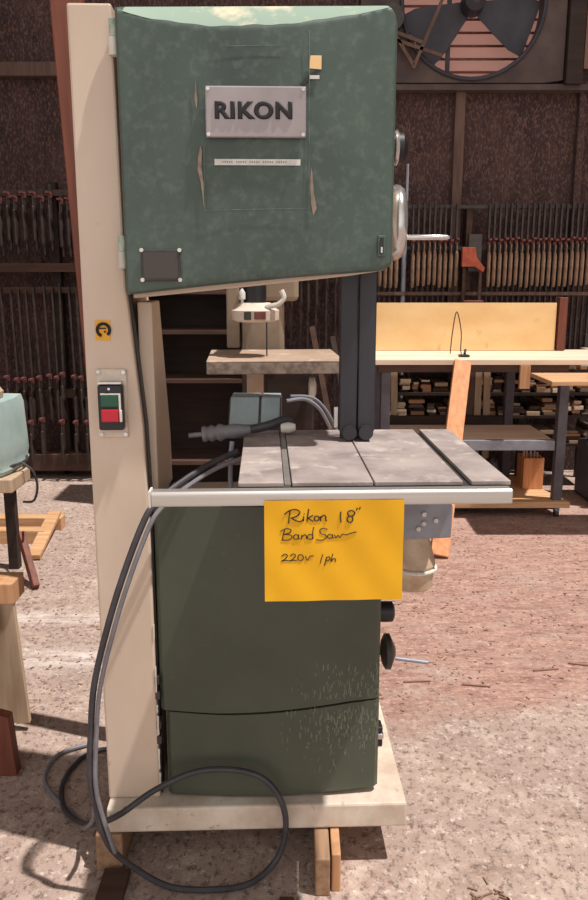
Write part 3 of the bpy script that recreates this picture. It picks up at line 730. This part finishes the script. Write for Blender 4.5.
# blade guard post (two dark bars) with rollers
for i, (x0, x1) in enumerate(((.110, .150), (.153, .193))):
    B().box(x0, x1, .085 + i * .004, .118, 1.092, 1.52).build('guard_post', 'blacksteel', saw, bevel=.003)
for x in (.133, .172):
    B().cyl((x, .075, 1.092), (x, .105, 1.092), .017, n=22).build('guide_roller', 'blacksteel', saw, smooth=True)
B().box(.115, .190, .119, .135, 1.07, 1.15).build('guide_block', 'irondark', saw, bevel=.003)
B().box(.149, .1535, .122, .140, .95, 1.068).build('blade', 'chrome', saw)
B().box(.098, .109, .10, .112, 1.10, 1.15).build('guide_bolt', 'chrome', saw, bevel=.002)
# table: three plates parted by the slots
T0, T1 = 1.035, 1.070
tb = B(); tb.box(-.116, .404, -.300, .235, T0, T1 - .009); tb = tb.build('table', 'irondark', saw, bevel=.002)
def plate(x0, x1, y0, y1, n='table_plate'): MB().box(x0, x1, y0, y1, T1 - .0088, T1).build(n, 'iron', tb, bevel=.0015)
plate(-.116, -.030, -.300, .235); plate(-.014, .140, -.300, .235); plate(.143, .312, -.300, .235); plate(.328, .404, -.300, .235)
MB().box(-.028, -.016, -.290, .225, T1 - .0088, T1 - .006).build('slot_strip', 'alu', tb)
# ribs under table, trunnion and bracket
B().box(.02, .20, -.18, .20, .98, 1.034).build('trunnion', 'irondark', saw, bevel=.005)
B().box(.04, .17, .076, .26, .906, .979).build('trunnion_block', 'irondark', saw, bevel=.004)
tr = B(); tr.prism([(.20, .99), (.20, .93), (.236, .880), (.262, .852), (.366, .856), (.368, .932), (.345, .958), (.28, .965)], .0, .05); tr = tr.build('tilt_bracket', 'greymetal', saw, bevel=.004)
for x, z in ((.288, .880), (.300, .893), (.30, .915), (.328, .90)): MB().cyl((x, -.006, z), (x, .002, z), .006, n=6).build('bolt', 'chrome', tr)
B().box(.17, .30, .010, .035, .985, .996).build('bracket_arm', 'black', saw); B().box(.17, .31, .015, .035, .968, .975).build('bracket_arm', 'black', saw)
B().box(.272, .292, -.01, .045, .966, 1.0).build('clamp_block', 'chrome', saw, bevel=.004)
B().box(.28, .30, .05, .20, .93, 1.034).build('bracket_stay', 'irondark', saw)
# dust spout
ds = B(); ds.lathe((.285, .05, .925), (.288, .04, .715), [(0, .018), (.04, .026), (.13, .050), (.145, .053), (.15, .050), (.200, .046), (.205, .040)], 26); ds = ds.build('dust_spout', 'bag', saw, smooth=True)
MB().torus((.2865, .044, .775), (.05, -.05, 1), .0535, .005, 30, 8).build('spout_ring', 'white', ds, smooth=True)
B().tube([(.24, .05, .93), (.22, .07, .90), (.19, .09, .86)], .02).build('spout_neck', 'bag', saw, smooth=True)
# fence rail
rl = B(); rl.prism([(-.356, 1.040), (-.340, 1.040), (-.337, 1.044), (-.322, 1.044), (-.322, 1.066), (-.352, 1.068), (-.356, 1.064)], -.273, .392, 'x'); rl.build('fence_rail', 'alu', saw, bevel=.002)
B().box(-.277, -.2731, -.357, -.322, 1.039, 1.069).build('rail_end', 'white', saw); 
for x in (-.06, .15, .36): B().box(x - .012, x + .012, -.321, -.290, 1.038, 1.050).build('rail_bracket', 'irondark', saw)
B().box(-.268, .395, -.321, -.301, 1.036, 1.060).build('rail_backing', 'irondark', saw)
# switch
sp_ = B(); sp_.prism([(-.441, 1.095), (-.374, 1.095), (-.372, 1.25), (-.439, 1.25)], .0235, .0295); sp_ = sp_.build('switch_plate', 'cream_dirty', saw, bevel=.003)
for x, z in ((-.434, 1.244), (-.379, 1.243), (-.433, 1.103), (-.379, 1.103)): MB().cyl((x, .020, z), (x, .024, z), .0045, n=12).build('screw', 'chrome', sp_)
sb = B(); sb.box(-.434, -.379, .000, .0232, 1.116, 1.217); sb = sb.build('switch_body', 'black', saw, bevel=.004)
MB().box(-.4325, -.3805, -.001, .022, 1.219, 1.224).build('switch_trim', 'chrome', sb, bevel=.001)
MB().box(-.427, -.387, -.0045, -.0002, 1.196, 1.199).build('switch_trim', 'white', sb); MB().box(-.387, -.383, -.0045, -.0002, 1.162, 1.199).build('switch_trim', 'white', sb)
MB().box(-.427, -.388, -.006, -.0002, 1.169, 1.194).build('start_button', 'greenbtn', sb, bevel=.002)
MB().box(-.426, -.388, -.009, -.0002, 1.136, 1.164).build('stop_button', 'red', sb, bevel=.002)
MB().box(-.386, -.381, -.009, -.0002, 1.136, 1.162).build('button_side', 'white', sb, bevel=.001)
MB().cyl((-.408, -.003, 1.209), (-.408, .001, 1.209), .003, n=10).build('switch_screw', 'chrome', sb)
# small round safety sticker
sk = B(); sk.prism([(-.437, 1.314), (-.405, 1.312), (-.403, 1.357), (-.437, 1.357)], .0285, .0297); sk = sk.build('safety_sticker', 'yellow', saw)
rg = MB(); rg.torus((-.419, .028, 1.336), (0, 1, 0), .0135, .0038, 24, 6, -70, 230); rg.build('sticker_ring', 'ink', sk)
MB().box(-.429, -.413, .0270, .0284, 1.338, 1.341).build('sticker_mark', 'ink', sk); MB().cyl((-.416, .0272, 1.332), (-.416, .0284, 1.332), .0025, n=10).build('sticker_mark', 'ink', sk)

# power cord: two runs from behind the table, down the front and coiled on the floor
def sp_pt(x, y, z): return (x, y, z)
c1 = [(-.13, .10, 1.045), (-.20, .06, 1.02), (-.27, .0, .985), (-.312, -.04, .955), (-.335, -.06, .92), (-.375, -.08, .82), (-.415, -.09, .70),
      (-.455, -.09, .55), (-.470, -.09, .42), (-.475, -.10, .32), (-.465, -.10, .24), (-.44, -.10, .14), (-.38, -.085, .06), (-.30, -.09, .014), (-.20, -.10, .012), (-.11, -.085, .014),
      (-.045, -.045, .045), (-.022, -.035, .12), (-.030, -.030, .19), (-.07, -.015, .245), (-.14, -.006, .268), (-.24, .0, .262), (-.34, -.015, .225), (-.42, -.04, .18), (-.49, .02, .11), (-.56, .12, .04), (-.63, .22, .012), (-.66, .34, .012), (-.63, .46, .012), (-.56, .50, .012), (-.52, .40, .012)]
cd = B(); cd.tube(c1, .0075, 10); cd = cd.build('power_cord', 'cable', saw, smooth=True)
c2 = [(p[0] + .013, p[1] - .004, p[2] - .010) for p in c1[:12]] + [(-.427, -.105, .13)]
c2[0] = (-.12, .09, 1.03)
MB().tube(c2, .0055, 8).build('cord_strand', 'cablelight', cd, smooth=True)
c3 = [(-.475, -.07, .22), (-.50, .0, .13), (-.55, .10, .04), (-.60, .20, .010), (-.66, .26, .010), (-.72, .36, .010), (-.71, .48, .010), (-.62, .54, .010)]
MB().tube(c3, .006, 8).build('cord_strand', 'cablelight', cd, smooth=True)
# cable gland / connector at the table's left
gl = MB(); gl.lathe((-.250, .15, 1.074), (-.10, .15, 1.088), [(0, .006), (.032, .006), (.033, .018), (.040, .020), (.047, .016), (.056, .021), (.066, .016), (.076, .022), (.09, .016), (.11, .018), (.15, .011)], 18); gl.build('cable_connector', 'cablelight', cd, smooth=True)
MB().tube([(-.11, .15, 1.086), (-.06, .16, 1.095), (-.02, .18, 1.105), (.0, .19, 1.10)], .011, 10).build('connector_boot', 'cable', cd, smooth=True)
MB().lathe((-.025, .17, 1.087), (.01, .165, 1.090), [(0, .012), (.02, .014), (.035, .008)], 14).build('plug', 'white', cd, smooth=True)
MB().tube([(-.145, .14, 1.06), (-.148, .13, 1.03), (-.150, .12, .96), (-.145, .12, .88)], .006, 8).build('cord_strand', 'greymetal', cd, smooth=True)

# grey box behind the table (on a stand behind the saw)
bxm = rz @ Matrix.Translation((-.085, .30, 1.045)) @ Matrix.Rotation(R(-4), 4, 'Z')
jb = thing('junction_box', 'pale blue grey box with two lids behind the left rear of the saw table', 'box', (-.09, .31, .0))
b = MB(); b.prism([(-.05, .0), (.05, .0), (.05, .100), (-.005, .096), (-.05, .036)], -.072, .062, 'x')
for v in b.bm.verts: v.co = bxm @ v.co
b.build('body', 'darkpaint', jb, bevel=.004)
for (x0, x1) in ((-.068, .006), (.012, .060)):
    b = MB(); b.prism([(-.0515, .036), (-.0065, .0968), (.05, .1005), (.05, .1045), (-.0085, .1008), (-.0555, .038)], x0, x1, 'x')
    for v in b.bm.verts: v.co = bxm @ v.co
    b.build('lid', 'box', jb, bevel=.002)
b = MB(); b.box(-.03, .03, .08, .12, -1.005, -.0202); b.box(-.03, .03, -.02, .12, -.02, -.0005)
for v in b.bm.verts: v.co = bxm @ v.co
b.build('stand', 'darkpaint', jb)
b = MB(); b.box(-.12, .12, .075, .25, -1.0445, -1.006)
for v in b.bm.verts: v.co = bxm @ v.co
b.build('foot', 'darkpaint', jb)
MB().tube([(-.02, .33, 1.13), (.03, .36, 1.13), (.07, .38, 1.10), (.10, .42, 1.04)], .005, 8).build('lead', 'greymetal', jb, smooth=True)
MB().tube([(-.01, .35, 1.14), (.05, .39, 1.13), (.09, .41, 1.09), (.12, .45, 1.03)], .004, 8).build('lead', 'greymetal', jb, smooth=True)

# ------------------------------------------------------------------ the yellow note
nt_ = MB()
NX0, NX1, NZ0, NZ1, NY = -.067, .190, .858, 1.051, -.3600
nx_, nz_ = 26, 18
def note_y(u, v): return NY - .0015 * math.sin(u * 5 + 1) * (1 - v) - .004 * (1 - v) ** 2 + .0008 * math.sin(u * 17 + v * 9)
V = [[nt_.bm.verts.new((NX0 + (NX1 - NX0) * i / nx_, note_y(i / nx_, j / nz_), NZ0 + (NZ1 - NZ0) * j / nz_)) for j in range(nz_ + 1)] for i in range(nx_ + 1)]
W = [[nt_.bm.verts.new(V[i][j].co + Vector((0, .0006, 0))) for j in range(nz_ + 1)] for i in range(nx_ + 1)]
for i in range(nx_):
    for j in range(nz_):
        nt_.bm.faces.new([V[i][j], V[i + 1][j], V[i + 1][j + 1], V[i][j + 1]]); nt_.bm.faces.new([W[i][j], W[i][j + 1], W[i + 1][j + 1], W[i + 1][j]])
for i in range(nx_):
    nt_.bm.faces.new([V[i][0], W[i][0], W[i + 1][0], V[i + 1][0]]); nt_.bm.faces.new([V[i][nz_], V[i + 1][nz_], W[i + 1][nz_], W[i][nz_]])
for j in range(nz_):
    nt_.bm.faces.new([V[0][j], V[0][j + 1], W[0][j + 1], W[0][j]]); nt_.bm.faces.new([V[nx_][j], W[nx_][j], W[nx_][j + 1], V[nx_][j + 1]])
for v in nt_.bm.verts: v.co = rz @ v.co
note = nt_.build('yellow_note', 'yellowpaper', smooth=True)
tag(note, 'yellow handwritten paper note taped to the front of the aluminium rail', 'note')
def circ(cx, cy, rx, ry, a0=90, a1=450, n=10): return [(cx + rx * math.cos(R(a0 + (a1 - a0) * k / n)), cy - ry * math.sin(R(a0 + (a1 - a0) * k / n))) for k in range(n + 1)]
STK = [
 [(140, 104), (138, 120), (136, 139)], [(124, 113), (140, 102), (158, 100), (168, 108), (160, 118), (142, 124)], [(145, 124), (156, 131), (170, 134), (176, 128)],
 [(179, 120), (178, 133)], [(180, 112), (180.5, 113)], [(193, 99), (190, 118), (188, 134)], [(205, 117), (192, 125), (206, 134)], circ(215, 126, 7, 7),
 [(226, 134), (227, 120), (226, 125), (234, 117), (240, 120), (241, 132), (244, 132)],
 [(283, 107), (282, 122), (284, 138)], circ(312, 112, 10, 8), circ(309, 129, 8, 9), [(330, 97), (327, 104)], [(338, 95), (335, 102)],
 [(125, 158), (121, 172), (119, 186)], [(113, 162), (130, 154), (143, 158), (138, 167), (122, 171), (140, 172), (146, 179), (136, 187), (116, 187)], circ(157, 178, 7, 7, 40, 400), [(165, 171), (164, 181), (170, 184)],
 [(172, 184), (174, 172), (173, 178), (182, 171), (186, 176), (187, 184)], circ(197, 178, 8, 7, 40, 400), [(207, 150), (204, 168), (205, 184)],
 [(246, 158), (234, 154), (224, 160), (228, 169), (240, 173), (242, 182), (230, 188), (214, 186)], circ(253, 178, 7, 6, 40, 400), [(261, 172), (260, 181), (265, 183)],
 [(266, 174), (270, 183), (276, 175), (281, 182), (288, 172), (298, 174), (310, 170), (328, 165)],
 [(116, 233), (126, 227), (133, 232), (126, 241), (115, 247), (126, 245), (138, 246)], [(140, 233), (149, 227), (156, 232), (149, 241), (139, 247), (150, 245), (160, 246)],
 circ(170, 238, 8, 9), [(184, 233), (189, 246), (197, 234), (207, 233)],
 [(233, 229), (229, 242), (226, 255)], [(244, 237), (241, 249), (238, 262)], [(243, 239), (251, 236), (254, 243), (246, 248), (241, 247)], [(262, 228), (258, 241), (256, 251), (262, 243), (269, 243), (269, 251)]]
def wmap(p):
    u = (p[0] - 68) / 394.0; v = 1 - (p[1] - 75) / 289.0
    return rz @ Vector((NX0 + (NX1 - NX0) * u, note_y(u, v) - .0005, NZ0 + (NZ1 - NZ0) * v))
for r0, r1, nm in ((0, 14, 'ink_line'), (14, 23, 'ink_line'), (23, len(STK), 'ink_line')):
    hb = MB()
    for s in STK[r0:r1]: hb.tube([wmap(p) for p in s], .0012 if nm == 'ink_line' and r0 < 14 else .0009, 5, sub=4)
    hb.build('handwriting', 'ink', note)

# ------------------------------------------------------------------ skids under the saw
def skid(name, label, x0, x1, y0, y1, m='woody'):
    b = MB(); b.box(x0, x1, y0, y1, .0, .104)
    return b
b = MB(); b.box(-.492, -.425, -.03, .50, .0, .102)
o = tag(b.build('wooden_block', 'woody', bevel=.004), 'long wooden block under the left side of the saw base', 'wood block')
b = MB(); b.box(.050, .086, -.115, .50, .0, .102)
tag(b.build('wooden_block', 'woody', bevel=.004), 'wooden block under the saw base at the right, wider of the pair', 'wood block')
b = MB(); b.box(.090, .112, -.10, .50, .0, .103)
tag(b.build('wooden_block', 'wood', bevel=.003), 'narrow orange wooden strip beside the right block under the saw base', 'wood block')
tag(MB().box(-.470, -.405, -.50, -.04, .0, .018).build('floor_slat', 'shelfwood', bevel=.003), 'flat brown slat on the floor before the left block', 'wood slat')
tag(MB().box(-.035, .0, -.42, -.13, .0, .014).build('floor_slat', 'shelfwood', bevel=.003), 'thin brown slat on the floor before the right block', 'wood slat')
# leaning reddish timber behind the column
tag(MB().beam((-.505, .55, .015), (-.628, .62, 2.45), .085, .05).build('leaning_timber', 'redwood', bevel=.003), 'tall reddish brown timber leaning behind the saw column at the left', 'timber')

# ------------------------------------------------------------------ litter
def litter(name, n, area, size, m, label, seed):
    rr = random.Random(seed); b = MB()
    for i in range(n):
        x = rr.uniform(area[0], area[1]); y = rr.uniform(area[2], area[3]) ; a = rr.uniform(0, 3.14); l = rr.uniform(.4, 1) * size; w_ = l * rr.uniform(.15, .5); h = rr.uniform(.001, .003)
        if -.52 < x < .33 and -.13 < y < .55: continue
        mt = Matrix.Translation((x, y, .0005)) @ Matrix.Rotation(a, 4, 'Z')
        b.box(-l / 2, l / 2, -w_ / 2, w_ / 2, 0, h, mt)
    o = b.build(name, m); o['kind'] = 'stuff'; o['label'] = label; o['category'] = 'litter'
litter('wood_chips', 2600, (-1.6, 2.2, .7, 3.0), .016, 'chips', 'brown wood chips scattered over the floor behind the saw', 1)
litter('pale_chips', 900, (-1.2, 1.2, -.6, 2.2), .008, 'palewood', 'small pale chips strewn over the floor around the saw', 2)
for i, (x, y, a) in enumerate(((.45, .93, 4), (.66, .90, -10), (.95, 1.02, 8), (1.1, 1.06, -15))):
    mt = Matrix.Translation((x, y, .0)) @ Matrix.Rotation(R(a), 4, 'Z')
    tag(MB().box(-.05, .05, -.004, .004, .001, .006, mt).build('floor_stick', 'chips', bevel=.001), ('dark stick on the floor nearest the lower wheel of the saw', 'dark stick on the floor, second to the right from the saw', 'dark stick on the chips toward the right edge', 'dark stick on the floor farthest right')[i], 'stick')
rr = random.Random(9)
b = MB()
for i in range(16):
    mt = Matrix.Translation((.47 + rr.uniform(-.05, .05), -.10 + rr.uniform(-.04, .04), .001)) @ Matrix.Rotation(rr.uniform(0, 3), 4, 'Z')
    b.box(-.012, .012, -.002, .002, 0, .003, mt)
o = b.build('leaf_litter', 'chips'); o['kind'] = 'stuff'; o['label'] = 'little heap of dark debris on the floor at the lower right'; o['category'] = 'litter'

# ================================================================== LIGHT
sd = bpy.data.lights.new('sun', 'SUN'); sun = bpy.data.objects.new('sun', sd); COL.objects.link(sun)
sd.energy = 5.2; sd.angle = R(1.2); sd.color = (1, .94, .88)
dv = Vector((.38, -.12, 1)).normalized(); sun.rotation_euler = dv.to_track_quat('Z', 'Y').to_euler(); sun.location = (2, 0, 5)
wd = bpy.data.worlds.new('world'); SC.world = wd; wd.use_nodes = True
wn_ = wd.node_tree; bg = wn_.nodes['Background']; bg.inputs[0].default_value = (1.0, .93, .88, 1)
wtc = wn_.nodes.new('ShaderNodeTexCoord'); wvm = wn_.nodes.new('ShaderNodeVectorMath'); wmr = wn_.nodes.new('ShaderNodeMapRange')
wvm.operation = 'DOT_PRODUCT'; wvm.inputs[1].default_value = Vector((-.15, -1, .08)).normalized()
wn_.links.new(wtc.outputs['Generated'], wvm.inputs[0]); wn_.links.new(wvm.outputs['Value'], wmr.inputs['Value'])
wmr.inputs['From Min'].default_value = .2; wmr.inputs['From Max'].default_value = 1.0; wmr.inputs['To Min'].default_value = .07; wmr.inputs['To Max'].default_value = 1.28
wsx = wn_.nodes.new('ShaderNodeSeparateXYZ'); wn_.links.new(wtc.outputs['Generated'], wsx.inputs[0])
wm2 = wn_.nodes.new('ShaderNodeMapRange'); wn_.links.new(wsx.outputs['Y'], wm2.inputs['Value'])
wm2.inputs['From Min'].default_value = .8; wm2.inputs['From Max'].default_value = .95; wm2.inputs['To Min'].default_value = 0; wm2.inputs['To Max'].default_value = 2.2
wad = wn_.nodes.new('ShaderNodeMath'); wad.operation = 'ADD'; wn_.links.new(wmr.outputs[0], wad.inputs[0]); wn_.links.new(wm2.outputs[0], wad.inputs[1])
wn_.links.new(wad.outputs[0], bg.inputs[1])
SC.view_settings.view_transform = 'Standard'; SC.view_settings.look = 'None'; SC.view_settings.exposure = 0; SC.view_settings.gamma = 1
SC.view_settings.use_curve_mapping = False
